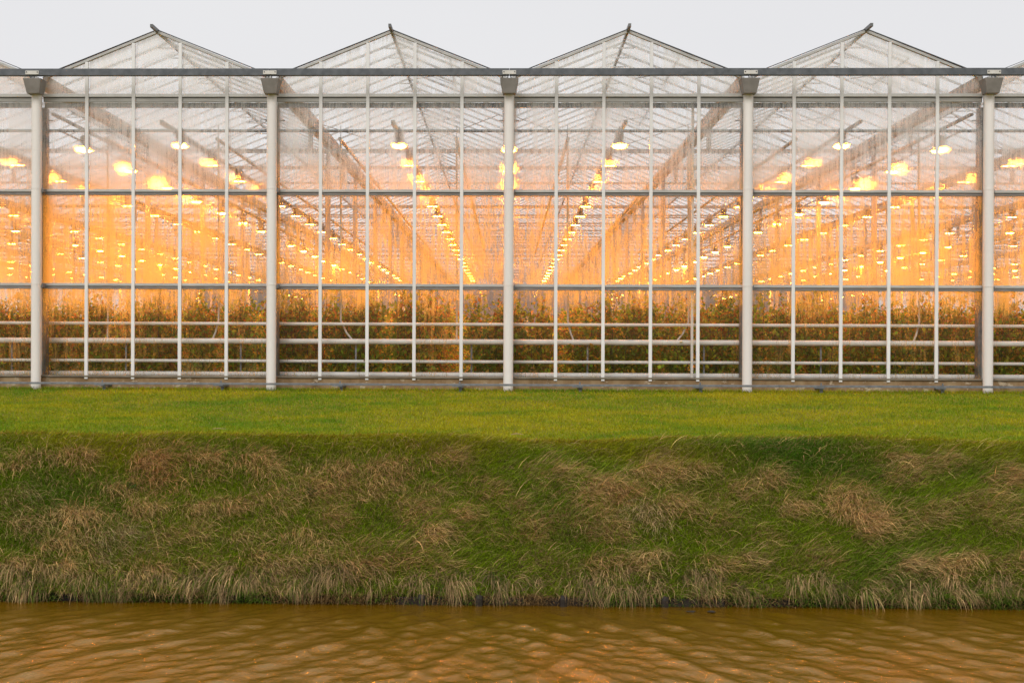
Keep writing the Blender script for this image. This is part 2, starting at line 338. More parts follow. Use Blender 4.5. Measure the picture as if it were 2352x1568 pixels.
o_ = np_mesh('lawn_grass', LG[0], LG[1], M_blade, LG[2]); tag(o_, 'short mown green grass of the lawn before the greenhouse', 'grass', kind='stuff')
# bank
def straw_amount(x, y):
    s = np.full(x.shape, -.06)+.30*vnoise(x, y, 1.6, 2)+.2*vnoise(x, y, 4, 1)
    for (tx, ty, rx, ry, _) in TUA: s = np.maximum(s, .68-(((x-tx)/rx)**2+((y-ty)/ry)**2)*.6+.30*vnoise(x, y, 3.3)+.25*vnoise(x, y, 9, 2))
    t = (Y_EDGE-y)/(Y_EDGE-Y_TOE)
    return s-np.clip((.14-t)*8, 0, 1.2)
parts = []
NG = 240000
y = rng.uniform(Y_TOE-.02, Y_EDGE+.1, NG); x = rng.uniform(-1, 1, NG)*(.345*(y+32)+.5); S = straw_amount(x, y)
t = (Y_EDGE-y)/(Y_EDGE-Y_TOE)
dk = np.clip(vnoise(x, y, .8, 3)*.6+np.where((x > 1.5) & (t < .35+.1*vnoise(x, y, 2)), .45, 0), 0, 1)
gc = np.array([.23, .32, .010])[None]*(1-dk[:, None])+np.array([.10, .21, .012])[None]*dk[:, None]
oliv = np.clip((.30-t+.12*vnoise(x, y, 1.1, 7))*5, 0, 1)[:, None]*(1-dk[:, None]); gc = gc*(1-oliv)+np.array([.32, .32, .008])*oliv
dry = (rng.uniform(0, 1, NG) < np.clip(.18+.3*S, .06, .55))
br = (rng.uniform(0, 1, NG) < np.clip((.07-t)*14, 0, .6))[:, None]; gc = gc*(1-br)+np.array([.36, .25, .02])*br
gc = np.where(dry[:, None], np.array([.38, .27, .11]), gc)*np.exp(rng.normal(0, .30, NG))[:, None]
az = -math.pi/2+.75+.8*vnoise(x, y, .9, 4)+rng.normal(0, .7, NG)
parts.append(blades(np.stack([x, y, bank_z(x, y)-.01], -1), az, rng.uniform(.09, .29, NG)*(1-.35*(t < .1)), rng.uniform(.005, .0105, NG), rng.uniform(.7, 1.5, NG), rng.uniform(-1.1, .5, NG), gc, 4))
NS = 230000
y = rng.uniform(Y_TOE, Y_EDGE-.1, NS); x = rng.uniform(-1, 1, NS)*(.345*(y+32)+.5); S = straw_amount(x, y)
k = rng.uniform(0, 1, NS) < np.clip(S*.84+.02, 0.04, .8)*np.where(y < Y_TOE+.28, np.clip(.6+.6*vnoise(x, y*0, 2.1, 3), .15, 1), 1); x, y = x[k], y[k]; N = len(x)
# nearest tuft gives hue and lie
dmin = np.full(N, 1e9); idx = np.zeros(N, int)
for j, (tx, ty, rx, ry, _) in enumerate(TUA):
    d = ((x-tx)/rx)**2+((y-ty)/ry)**2; m_ = d < dmin; dmin[m_] = d[m_]; idx[m_] = j
red = TUA[idx, 4]; lie = rng.uniform(.45, 1.25, len(TUA)); lie[rng.uniform(0, 1, len(TUA)) < .12] -= 1.2
dx = (x-TUA[idx, 0])/TUA[idx, 2]
az = -math.pi/2+lie[idx]*.5+.62+.2*dx+.7*vnoise(x, y, 1.1, 5)+rng.normal(0, .42, N)
c0 = np.array([.72, .48, .20]); c1 = np.array([.60, .33, .13]); c2 = np.array([.58, .45, .24])
rr = np.clip(red, 0, 1)[:, None]; cc = c0*(1-rr)+c1*rr; gg = np.clip(-red, 0, 1)[:, None]*2; cc = cc*(1-gg)+c2*gg
cc = cc*np.exp(rng.normal(0, .33, N))[:, None]*np.exp(rng.normal(0, .05, (N, 3)))
up = rng.uniform(0, 1, N) < .10
parts.append(blades(np.stack([x, y, bank_z(x, y)+.005], -1), az, rng.uniform(.16, .46, N), rng.uniform(.0045, .0095, N), np.where(up, rng.uniform(.7, 1.3, N), rng.uniform(.05, .75, N)), np.where(up, rng.uniform(-.6, .5, N), rng.uniform(-.95, -.1, N)), cc, 4))
# hanging fringe at the water
NF = 30000
xc_ = rng.uniform(-8.0, 8.3, 360); ci = rng.integers(0, 360, NF); x = xc_[ci]+rng.normal(0, .06, NF); thin = vnoise(x, x*0, 1.4, 6)+np.where((x > -1.2) & (x < 2.2), -1.0, 0); k = rng.uniform(-1.2, 1.0, NF) < thin+.85; x = x[k]; ci = ci[k]; N = len(x)
cla = rng.normal(.45, .7, 360)[ci]; cll = rng.uniform(.35, 1.2, 360)[ci]; clc = rng.uniform(.5, 1.3, 360)[ci]; y = Y_TOE+rng.uniform(-.02, .14, N)+rng.uniform(0, .25, 360)[ci]
cc = np.where(rng.uniform(0, 1, N)[:, None] < .3, np.array([.10, .16, .012]), np.array([.48, .32, .15]))*np.exp(rng.normal(0, .35, N))[:, None]*clc[:, None]
parts.append(blades(np.stack([x, y, bank_z(x, y)], -1), -math.pi/2+cla+rng.normal(0, .28, N), cll*rng.uniform(.18, .48, N), rng.uniform(.006, .012, N), rng.uniform(.1, 1.0, N), rng.uniform(-1.55, -1.1, N), cc, 4))
NT = 16000
cx_ = rng.uniform(-8, 8.3, 150); ci = rng.integers(0, 150, NT); x = cx_[ci]+rng.normal(0, .13, NT); y = Y_TOE-rng.uniform(-.02, .10, NT); z = Z_W+rng.uniform(-.02, .14, NT)
cc = np.where((rng.uniform(0, 1, 150)[ci] < .55)[:, None], np.array([.10, .17, .012]), np.array([.26, .16, .06]))*np.exp(rng.normal(0, .35, NT))[:, None]
parts.append(blades(np.stack([x, y, z], -1), -math.pi/2+rng.normal(0, .9, NT), rng.uniform(.06, .17, NT), rng.uniform(.006, .012, NT), rng.uniform(.1, 1.2, NT), rng.uniform(-1.3, -.3, NT), cc, 4))
BG = join(parts)
o_ = np_mesh('bank_grass', BG[0], BG[1], M_blade, BG[2]); tag(o_, 'rough green and straw coloured grass matted over the canal bank', 'grass', kind='stuff')

# ================================================================ GREENHOUSE
BAY, PANE, GY = 4.8, .96, .33
Z_SILL, Z_C, Z_B, Z_A, Z_GUT, Z_R = .24, 2.15, 4.07, 6.0, 6.34, 7.30
DEP, XN = 120., 7
gh = empty('greenhouse', (0, 0, 0))
tag(gh, 'long glass greenhouse with white frame, peaked roof bays and warm lit interior', 'greenhouse')
MB().box(-XN*BAY, XN*BAY, .26, .52, -.3, .235).build('foundation_wall', M_conc, gh, bevel=.008)
MB().box(-XN*BAY, XN*BAY, .225, .50, .2385, .275).build('sill', pbr('sill_aluminium', (.15, .12, .08), (.26, .22, .16), 3, (1, 1, 4), rough=.6), gh, bevel=.004)
# horizontal glazing rails (one run per bay, cut at the posts)
def rail(name, z0, z1, y0, y1, mat):
    for k in range(-3, 3):
        MB().box(k*BAY+.05, (k+1)*BAY-.05, y0, y1, z0, z1).build(name, mat, gh, bevel=.004)
    for s in (-1, 1): MB().box(*sorted((s*3*BAY+s*.05, s*XN*BAY)), y0, y1, z0, z1).build(name, mat, gh)
for zt in (Z_B, Z_C):
    rail('glazing_rail', zt-.045, zt+.008, .262, .33, M_rail)
    rail('rail_gasket', zt-.056, zt-.048, .275, .34, M_railsh)
    rail('lower_flange', zt-.105, zt-.059, .285, .345, M_hop)
rail('glazing_rail', 5.965, 6.03, .262, .33, M_mull)
rail('rail_gasket', 5.945, 5.962, .28, .34, M_railsh)
rail('gutter_flange', 5.865, 5.942, .29, .35, M_rail)
rail('head_beam', 5.77, 5.862, .40, .50, M_galv)
def slope_z(x):
    f = (x/BAY) % 1.0; return Z_GUT+(Z_R-Z_GUT)*(1-abs(f-.5)*2)
# mullions
for k in range(-13, 14):
    x = k*PANE; zt = slope_z(x)-.05 if k % 5 else 6.2
    MB().box(x-.034, x+.034, .235, .30, .20, zt).build('mullion', M_mull, gh, bevel=.005)
ob = MB()
for s in (-1, 1):
    for k in range(14, 36): ob.box(s*k*PANE-.034, s*k*PANE+.034, .235, .30, .20, slope_z(s*k*PANE-1e-4)-.05)
ob.build('outer_mullions', M_mull, gh)
# panes: three tiers and the gable above them
def pane(x0, x1, zf0, zf1, nm='glass_pane'):
    v = [(x0, GY, zf0(x0)), (x1, GY, zf0(x1)), (x1, GY, zf1(x1)), (x0, GY, zf1(x0))]
    xm = (x0+x1)/2
    if zf1(xm) > max(zf1(x0), zf1(x1))+.05: v = v[:3]+[(xm, GY, zf1(xm))]+v[3:]
    # 4 mm thick glass is drawn as one sheet
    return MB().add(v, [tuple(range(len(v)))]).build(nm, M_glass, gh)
tiers = [(.275, Z_C-.105), (Z_C+.008, Z_B-.105), (Z_B+.008, 5.865)]
for k in range(-12, 12):
    x0, x1 = k*PANE+.034, (k+1)*PANE-.034
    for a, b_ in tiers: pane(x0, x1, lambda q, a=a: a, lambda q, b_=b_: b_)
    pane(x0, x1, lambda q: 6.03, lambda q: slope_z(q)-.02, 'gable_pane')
for s in (-1, 1):
    a_, b2_ = sorted((s*12*PANE+s*.04, s*XN*BAY))
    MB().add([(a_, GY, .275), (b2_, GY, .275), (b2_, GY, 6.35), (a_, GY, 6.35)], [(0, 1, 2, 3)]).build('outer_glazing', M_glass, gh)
# gable rafters, ridge bars
for i in range(-XN, XN):
    xl, xr, xc = i*BAY, (i+1)*BAY, (i+.5)*BAY
    e = MB()
    e.bar((xl+.05, .29, Z_GUT), (xc, .29, Z_R-.01), .09, .052); e.bar((xr-.05, .29, Z_GUT), (xc, .29, Z_R-.01), .09, .052)
    e.build('gable_rafter', M_roofb if abs(i) > 3 else M_rail, gh, bevel=.004)
    e = MB()
    e.bar((xl+.03, .285, Z_GUT+.055), (xc, .285, Z_R+.035), .10, .008); e.bar((xr-.03, .285, Z_GUT+.055), (xc, .285, Z_R+.035), .10, .012)
    e.build('verge_cap', M_galv, gh)
    r = MB().box(xc-.028, xc+.028, -.26, .34, Z_R-.02, Z_R+.045).box(xc-.025, xc+.025, .34, DEP, Z_R-.03, Z_R+.04).build('ridge', M_dark if 1 else M_roofb, gh)
    r.data.materials[0] = pbr('ridge_profile', (.11, .115, .12), (.2, .2, .2), 3, rough=.5) if i == -XN else bpy.data.materials['ridge_profile']
    # roof bars and glass, both slopes
    rb = MB(); nb_ = int((DEP-.4)/1.12)
    for j in range(1, nb_):
        yy = .33+j*1.12
        rb.bar((xl+.1, yy, Z_GUT+.03), (xc, yy, Z_R-.01), .030, .042); rb.bar((xr-.1, yy, Z_GUT+.03), (xc, yy, Z_R-.01), .030, .042)
        if yy < 30:   # little collar tie under the ridge
            rb.bar((xc-.22, yy, Z_R-.13), (xc+.22, yy, Z_R-.13), .02, .03)
    rb.build('roof_bars', M_roofb, gh)
    for s, xa in ((-1, xl), (1, xr)):
        MB().add([(xa-s*.1, .30, Z_GUT+.055), (xc, .30, Z_R+.02), (xc, DEP, Z_R+.02), (xa-s*.1, DEP, Z_GUT+.055)], [(0, 1, 2, 3)]).build('roof_glass', M_rglass, gh)
# gutters run back over every post line
for i in range(-XN, XN+1):
    x = i*BAY; g = MB()
    pr = [(-.16, Z_GUT+.04), (-.10, Z_GUT-.17), (.10, Z_GUT-.17), (.16, Z_GUT+.04), (.145, Z_GUT+.04), (.09, Z_GUT-.155), (-.09, Z_GUT-.155), (-.145, Z_GUT+.04)]
    v = [(x+a, .02, z) for a, z in pr]+[(x+a, DEP, z) for a, z in pr]
    g.add(v, [(k_, (k_+1) % 8, (k_+1) % 8+8, k_+8) for k_ in range(8)]).build('gutter', pbr('gutter_metal', (.46, .45, .43), (.56, .55, .53), 2, rough=.5) if i == -XN else bpy.data.materials['gutter_metal'], gh)
# downpipes with their boxes
for i in range(-3, 4):
    x = i*BAY
    dp = MB().tube([(x, 0, -.2), (x, 0, 2.13)], .100, 24).tube([(x, 0, 2.13), (x, 0, 4.07)], .1015, 24).tube([(x, 0, 4.07), (x, 0, 6.03)], .100, 24).build('downpipe', M_white, gh, smooth=True)
    for zc in (2.13, 4.07):
        MB().tube([(x, 0, zc-.012), (x, 0, zc+.012)], .106, 24).build('collar', M_white, dp)
        MB().box(x+.098, x+.13, .02, .26, zc-.07, zc+.01).build('pipe_bracket', M_galv, dp)
    v = []
    for (z, hw, y0, y1) in ((5.955, .125, -.26, .06), (6.25, .185, -.33, .10)):
        v += [(x-hw, y0, z), (x+hw, y0, z), (x+hw, y1, z), (x-hw, y1, z)]
    MB().add(v, [(0, 3, 2, 1), (0, 1, 5, 4), (1, 2, 6, 5), (2, 3, 7, 6), (3, 0, 4, 7), (4, 5, 6, 7)]).build('gutter_box', M_hop, dp, bevel=.008)
    # mounting plate on the front beam with two bolts, and its two studs
    pl = MB().box(x-.135, x+.135, -.322, -.308, 6.325, 6.40).build('mounting_plate', pbr('plate_paint', (.62, .60, .55), (.72, .70, .66), 6, rough=.5) if i == -3 else bpy.data.materials['plate_paint'], gh, bevel=.003)
    for s in (-1, 1):
        MB().tube([(x+s*.108, -.333, 6.372), (x+s*.108, -.32, 6.372)], .011, 8).build('bolt', M_dark, pl)
        MB().tube([(x+s*.03, -.26, 6.24), (x+s*.03, -.26, 6.31)], .010, 8).build('stud', M_galv, pl)
    # steel column behind the glass with little cleats, a chain hanging beside
    cb = MB().box(x-.075, x+.075, .42, .66, .0, 5.77)
    colm = cb.build('steel_column', M_galv, gh, bevel=.006)
    MB().box(x+.085, x+.20, .46, .52, 5.50, 5.52).box(x-.20, x-.085, .46, .52, 5.50, 5.52).build('cleat', M_dark, colm)
for i, (a, b_) in enumerate([(-XN*BAY, -4.8), (-4.8, 0), (0, 4.8), (4.8, XN*BAY)]):
    MB().box(a+.003, b_-.003, -.307, -.17, 6.306, 6.445).build('front_beam', M_galvd, gh, bevel=.006)
# slim extra post beside the mullion in the third full bay
MB().box(3.715, 3.765, .40, .46, .27, 5.77).build('door_post', M_white, gh)
# inner horizontal tie rod just behind the glass, wall-height
for k in range(-3, 3):
    MB().tube([(k*BAY+.08, .60, 5.315), ((k+1)*BAY-.08, .60, 5.315)], .032, 10).build('tie_rod', M_galv, gh, smooth=True)
# trusses across the bays, columns under the gutters
TY = [6.3+3.75*k for k in range(31) if 6.3+3.75*k < DEP-1]
ZU, ZLO = 5.60, 5.22
for ti, ty in enumerate(TY):
    t_ = MB(); hu = .05 if ti == 0 else .028; t_.box(-XN*BAY, XN*BAY, ty-.03, ty+.03, ZU-hu, ZU+hu); t_.box(-XN*BAY, XN*BAY, ty-.02, ty+.02, ZLO-.02, ZLO+.02)
    if ti < 14:
        for j in range(int(-XN*4), int(XN*4)):
            xa = j*1.2; t_.bar((xa, ty, ZLO+.02), (xa+.6, ty, ZU-.04), .014, .014); t_.bar((xa+.6, ty, ZU-.04), (xa+1.2, ty, ZLO+.02), .014, .014)
    for i in range(-XN, XN+1): t_.box(i*BAY-.05, i*BAY+.05, ty-.06, ty+.06, ZU+.05, Z_GUT-.17)
    t_.build('truss', M_truss, gh)
    if ti % 2 == 1:
        for i in range(-XN, XN+1):
            if ti <= 5 and abs(i) <= 3: MB().box(i*BAY-.07, i*BAY+.07, ty-.12, ty-.065, 0, ZU+.1).build('inner_column', M_truss, gh)
cm = MB()
for ti, ty in enumerate(TY):
    if ti % 2 == 1:
        for i in range(-XN, XN+1):
            if not (ti <= 5 and abs(i) <= 3): cm.box(i*BAY-.07, i*BAY+.07, ty-.12, ty-.065, 0, ZU+.1)
cm.build('inner_column', M_truss, gh)['kind'] = 'stuff'
# diagonal wind braces under the roof
wb = MB()
for i in range(-3, 4):
    wb.bar((i*BAY, 2.6, 5.95), (i*BAY+2.3, 6.3, 5.6), .015, .015); wb.bar((i*BAY+4.6, 2.6, 5.95), (i*BAY+2.3, 6.3, 5.6), .015, .015)
wb.build('wind_brace', M_truss, gh)
# opened roof vents on the right hand slopes
def vent(i, y0, y1, lift):
    xc = (i+.5)*BAY; sl = (Z_R-Z_GUT)/(BAY/2)
    xa, za = xc+.04, Z_R+.06; xb = xc+1.15; zb = Z_R-1.15*sl+lift
    m = MB()
    for (p, q) in (((xa, y0, za), (xb, y0, zb)), ((xa, y1, za), (xb, y1, zb)), ((xb, y0, zb), (xb, y1, zb)), ((xa, (y0+y1)/2, za), (xb, (y0+y1)/2, zb))): m.bar(p, q, .04, .035)
    m.bar((xc+.3, (y0+y1)/2, Z_R-.5), (xb, (y0+y1)/2, zb), .02, .02)
    f = m.build('roof_vent', M_galv, gh)
    MB().add([(xa, y0, za), (xb, y0, zb), (xb, y1, zb), (xa, y1, za)], [(0, 1, 2, 3)]).build('vent_glass', M_rglass, f)
for i in (-2, -1, 0, 1):
    for y0 in (1.45, 8.2, 15): vent(i, y0, y0+3.3, .10)
# side and back walls
for s in (-1, 1):
    MB().add([(s*XN*BAY, .4, .3), (s*XN*BAY, DEP, .3), (s*XN*BAY, DEP, 6.3), (s*XN*BAY, .4, 6.3)], [(0, 1, 2, 3)]).build('side_glazing', M_rglass, gh)
MB().box(-XN*BAY, XN*BAY, DEP, DEP+.05, 0, 6.3).build('back_wall', pbr('back_wall_cladding', (.30, .29, .29), (.40, .39, .39), 1, rough=.7), gh)
bm_ = MB()
for k in range(-35, 36): bm_.box(k*PANE-.03, k*PANE+.03, DEP-.08, DEP-.01, 0, 6.3)
for z in (.25, 2.1, 4.0, 6.0): bm_.box(-XN*BAY, XN*BAY, DEP-.15, DEP-.09, z-.05, z+.05)
bm_.build('back_wall_frame', M_truss, gh)
fl = sheet('greenhouse_floor', np.array([-XN*BAY, 0, XN*BAY]), np.array([.53, 30, DEP]), lambda X, Y: X*0+.035, M_floor, False); tag(fl, kind='structure')

# ---------------------------------------------------------------- heating pipes
for (z, r_, yy, lb) in ((1.345, .033, .74, 'topmost thin white heating pipe running behind the lower panes'),
                        (.985, .056, .76, 'thick white heating pipe at mid height of the lower panes'),
                        (.575, .033, .74, 'thin white heating pipe below the thick one, behind the lower panes'),
                        (.30, .056, .76, 'thick white heating pipe just above the concrete footing')):
    hp = empty('heating_pipe', (0, yy, z)); tag(hp, lb, 'pipe', 'heating pipes behind the glass')
    MB().tube([(-30, 0, 0), (0, 0, 0), (30, 0, 0)], r_, 16).build('pipe', M_pipe, hp, smooth=True)
    for k in range(-6, 7):
        MB().tube([(k*4.8+2.2, 0, 0), (k*4.8+2.26, 0, 0)], r_+.006, 16).build('coupling', M_pipe, hp)
# pipe stands: dark posts seen between the pipes
for k in range(-4, 5):
    MB().box(k*2.4-.78, k*2.4-.745, .84, .87, .02, 1.02).box(k*2.4-.80, k*2.4-.72, .80, .835, .93, .97).build('pipe_stand', M_galv)
ORD = ['first', 'second', 'third', 'fourth', 'fifth', 'sixth', 'seventh', 'eighth', 'ninth', 'tenth', 'eleventh', 'twelfth', 'thirteenth', 'fourteenth', 'fifteenth', 'sixteenth', 'seventeenth', 'eighteenth', 'nineteenth', 'twentieth', 'twenty-first', 'twenty-second', 'twenty-third', 'twenty-fourth', 'twenty-fifth', 'twenty-sixth', 'twenty-seventh', 'twenty-eighth', 'twenty-ninth', 'thirtieth', 'thirty-first', 'thirty-second']
for k, o_ in enumerate([q for q in C.objects if q.name.startswith('pipe_stand')]):
    tag(o_, 'short galvanised post holding the heating pipes, %s from the left' % ORD[k], 'pipe stand', 'posts under the heating pipes')
# ---------------------------------------------------------------- irrigation pipes with drop hoses
for k, x in enumerate((-8.37, -6.05, -3.5, -1.09, 1.21, 3.70, 5.88, 8.43)):
    ir = empty('irrigation_pipe', (x, .8, 5.17))
    tag(ir, 'white overhead irrigation pipe with hanging hose, %s of eight from the left' % ORD[k], 'pipe', 'overhead irrigation pipes')
    MB().tube([(0, 0, 0), (0, 9, 0), (0, 40, 0)], .036, 10).build('pipe', M_hose, ir, smooth=True)
    MB().tube([(0, -.01, 0), (0, -.05, 0)], .042, 10).build('end_cap', M_pipe, ir)
    bend = .12*(-1 if k % 2 else 1)*(k % 3)
    pts = [(0, .12, -.03), (.01, .1, -1.5), (.02, .08, -2.9), (.02, .06, -3.75), (.02+bend*.5, .05, -4.0), (.02+bend, .04, -4.15)]
    MB().tube(pts, .020, 8).build('drop_hose', M_hose, ir, smooth=True)
    MB().tube([(0, .12, -.04), (0, .12, .30)], .007, 6).build('hanger', M_galv, ir)

# ---------------------------------------------------------------- low galvanised rail in front of the footing
lr = empty('low_rail', (0, -.30, .122)); tag(lr, 'galvanised steel rail running low across the lawn edge in front of the footing', 'rail')
MB().box(-33, 33, -.02, .02, -.018, .018).box(-33, 33, .0, .05, .02, .026).build('bar', M_galv, lr, bevel=.003)
for k in range(-5, 6):
    xb = k*2.40+1.43-.0
    br = MB().box(xb-.012, xb+.045, .08, .12, -.20, .0).box(xb-.03, xb+.06, .0, .58, -.055, -.025).box(xb-.15, xb+.05, -.022, .05, -.035, -.0185).build('bracket', M_galv, lr)
    MB().tube([(xb, .03, .01), (xb, .03, .055)], .02, 8).tube([(xb, .03, .055), (xb, .03, .075)], .01, 6).build('bolt', M_galv, br)

# ---------------------------------------------------------------- grow lamps
def lamp_meshes():
    h = MB()     # ballast box with hook
    h.box(-.085, .085, -.20, .20, .15, .30); h.box(-.06, .06, -.17, .17, .30, .33)
    for yy in (-.12, .12): h.bar((0, yy, .33), (0, yy, .42), .03, .012)
    ho = h.build('housing', M_lamph, None, bevel=.012)
    r = MB(); n_ = 16; v = []
    prof = [(.07, .15), (.10, .11), (.15, .05), (.185, .0)]
    for (a, z) in prof:
        for k in range(n_):
            q = 2*math.pi*k/n_; v.append((a*1.05*math.cos(q), a*.9*math.sin(q), z))
    f = [(i*n_+k, (i+1)*n_+k, (i+1)*n_+(k+1) % n_, i*n_+(k+1) % n_) for i in range(3) for k in range(n_)]+[tuple(range(n_))]
    ro = r.add(v, f).build('reflector', M_lamph, None, smooth=True)
    g = MB(); v = []
    for (a, z) in ((.145, .004), (.10, -.035)):
        for k in range(12):
            q = 2*math.pi*k/12; v.append((a*1.05*math.cos(q), a*.9*math.sin(q), z))
    g.add(v, [(k, (k+1) % 12, 12+(k+1) % 12, 12+k) for k in range(12)]+[tuple(range(23, 11, -1))])
    go = g.build('glowing_bulb', M_bulb, None)
    return ho, ro, go
hm, rm, gm = lamp_meshes()
lamps = []
bayname = {-2.4: 'over the middle of the second full bay from the left', 2.4: 'over the middle of the third full bay', -7.2: 'over the middle of the leftmost full bay', 7.2: 'over the middle of the rightmost full bay'}
rows = []
for i in range(-7, 7): rows.append(((i+.5)*4.8, 2.7, 3.75, 0))
for i in range(-3, 4): rows.append((i*9.6, 3.8, 4.25, 1))
rows = [r for r in rows]
for (x, y0, dy, kind) in rows:
    j = 0; y = y0
    while y < DEP-2:
        vis = abs(x) < .335*(y+32)+.3
        lamps.append((y, x, j, kind, vis)); j += 1; y += dy
vl = sorted([l for l in lamps if l[4]]); indiv = vl[:280]
def rowname(x, kind):
    side = 'left' if x < 0 else 'right'
    if kind == 1:
        if abs(x) < .1: return 'in the row behind the centre downpipe'
        return 'in %s post row %s of centre downpipe' % (ORD[int(round(abs(x)/9.6))-1], side)
    return 'in %s mid-bay row %s of centre downpipe' % (ORD[int(abs(x)/4.8)], side)
first = True
for (y, x, j, kind, vis) in indiv:
    t_ = empty('grow_lamp', (x, y, 5.26 if kind == 0 else 5.30))
    lb = '%s yellow lamp from the glass %s' % (ORD[j], rowname(x, kind))
    if j == 0: lb = 'yellow lamp nearest the glass %s' % rowname(x, kind)
    tag(t_, lb, 'lamp', 'glowing grow lamps under the greenhouse roof')
    srcs = (hm, rm, gm) if y < 45 else (rm, gm)
    for s_ in srcs:
        if first: c_ = s_
        else: c_ = s_.copy(); C.objects.link(c_)
        c_.parent = t_
    first = False
# everything further off reads as one glitter of lights
far = [l for l in vl[280:]]+[l for l in lamps if not l[4] and l[0] < 60 and abs(l[1]) < 26]
g = MB()
for (y, x, j, kind, vis) in far:
    z = 5.26; v = [(x+.145*math.cos(q), y+.125*math.sin(q), z) for q in [k*math.pi/3 for k in range(6)]]
    v += [(x+.19*math.cos(q), y+.16*math.sin(q), z+.1) for q in [k*math.pi/3 for k in range(6)]]
    g.add([(a, b_, c_-.03) for a, b_, c_ in v[:6]], [(5, 4, 3, 2, 1, 0)])
o_ = g.build('distant_lamps', M_bulb); tag(o_, 'tiny yellow lights of the farthest lamp rows deep inside the greenhouse', 'lamps', kind='stuff')
# carrier rails the lamps hang from
for k, (x, y0, dy, kind) in enumerate(sorted(rows)):
    if abs(x) > 24: continue
    lrn = MB().box(x-.035, x+.035, y0-2.0 if kind == 0 else y0-2.6, DEP-1, 5.50 if kind == 0 else 5.72, 5.55 if kind == 0 else 5.77)
    lrn.box(x-.035, x-.028, y0-2.0, DEP-1, 5.46, 5.50).build('lamp_rail', M_lamph, gh)

# ---------------------------------------------------------------- roses
def leaves(P, Ls, col, rg):
    N = len(P); az = rg.uniform(0, 6.28, N); el = rg.uniform(-.9, .5, N); ro_ = rg.uniform(-.6, .6, N)
    d = np.stack([np.cos(az)*np.cos(el), np.sin(az)*np.cos(el), np.sin(el)], -1)
    s = np.stack([-np.sin(az), np.cos(az), 0*az], -1); s = s+np.cross(d, s)*ro_[:, None]; s /= np.linalg.norm(s, axis=1)[:, None]
    Lc = Ls[:, None]
    V = np.stack([P, P+d*Lc*.5+s*Lc*.36, P+d*Lc, P+d*Lc*.5-s*Lc*.36], 1).reshape(-1, 3)
    Q = np.arange(N*4).reshape(N, 4); return V, Q, np.repeat(col, 4, axis=0)
LC = np.array([[.07, .11, .008], [.10, .14, .010], [.14, .13, .010], [.17, .10, .012], [.17, .065, .012], [.045, .08, .008]])
def bush_mesh(seed, hgt):
    rg = np.random.default_rng(seed); P = []; st = MB(); cl = []
    for k in range(11):
        bx, by = rg.uniform(-.30, .30), rg.uniform(-.26, .26); h_ = hgt*rg.uniform(.74, 1.0) if k > 1 else hgt*1.06
        tx, ty = bx*1.35+rg.normal(0, .07), by*1.3+rg.normal(0, .06)
        pts = [(bx*.6, by*.6, .05), (bx+rg.normal(0, .02), by, h_*.4), (tx, ty, h_)]
        st.tube(pts, [.009, .007, .003], 5)
        ch = rg.integers(0, 4)
        for z in np.arange(.12, h_, .045):
            f = z/h_; cx = np.interp(f, [0, .4, 1], [pts[0][0], pts[1][0], tx]); cy = np.interp(f, [0, .4, 1], [pts[0][1], pts[1][1], ty])
            m = 9 if f < .80 else 5; sp = .13*(1-.55*max(0, f-.55)/.45)
            for q in range(m): P.append((cx+rg.normal(0, sp), cy+rg.normal(0, sp), z+rg.normal(0, .03))); cl.append(ch+(2 if (f > .55 and rg.uniform() < .45) else 0))
    P = np.array(P); P[:, 2] = np.maximum(P[:, 2], .03); cl = np.minimum(np.array(cl)+rg.integers(-1, 2, len(cl)), 5); cl = np.maximum(cl, 0)
    col = 3.0*LC[cl]*np.exp(rg.normal(0, .3, len(cl)))[:, None]
    return leaves(P, rg.uniform(.055, .115, len(P)), col, rg), st
protos = []
for s_ in range(4):
    (V, Q, K), st = bush_mesh(20+s_, 1.0)
    lo = np_mesh('foliage', V, Q, M_leaf, K); so_ = st.build('stems', M_stem); protos.append([lo, so_, False])
# photo places of the plants nearest the glass
bx = [(-10.9, 1.62), (-10.2, 1.7), (-9.45, 1.72), (-8.75, 1.78), (-8.0, 1.62), (-7.2, 1.82), (-6.5, 1.80), (-5.75, 1.74), (-5.0, 1.86), (-4.2, 1.72), (-3.55, 1.80), (-3.0, 1.85), (-2.35, 1.84), (-1.68, 1.86),
      (-.55, 1.66), (.05, 1.70), (.62, 1.62), (1.65, 1.50), (2.3, 1.76), (2.85, 1.78), (3.5, 1.62), (4.35, 1.82), (5.05, 1.80), (5.85, 1.66), (6.55, 1.86), (7.3, 1.66), (8.05, 1.70), (8.75, 1.74), (9.5, 1.76), (10.2, 1.84), (10.9, 1.7)]
for k, (x, hgt) in enumerate(bx):
    pidx = k % 4
    t_ = empty('rose_bush', (x, 1.45+.12*math.sin(k*2.1), .04)); t_.rotation_euler = (0, 0, k*1.7); sx_ = 1.12+.12*math.sin(k*3)
    t_.scale = (sx_, sx_, hgt*1.13)
    kk = x/PANE; kf = math.floor(kk); side = 'left' if kf < 0 else 'right'; cnt = (-kf-1) if kf < 0 else kf
    prev = [q for q in bx[:k] if math.floor(q[0]/PANE) == kf]; nxt = [q for q in bx[k+1:] if math.floor(q[0]/PANE) == kf]
    where = 'filling' if not prev and not nxt else ('in left half of' if nxt else 'in right half of')
    tag(t_, 'leafy rose bush %s %s lower pane %s of centre downpipe' % (where, ORD[cnt], side), 'rose bush', 'rose bushes nearest the glass')
    for q in range(2):
        if not protos[pidx][2]: c_ = protos[pidx][q]
        else: c_ = protos[pidx][q].copy(); C.objects.link(c_)
        c_.parent = t_
    protos[pidx][2] = True
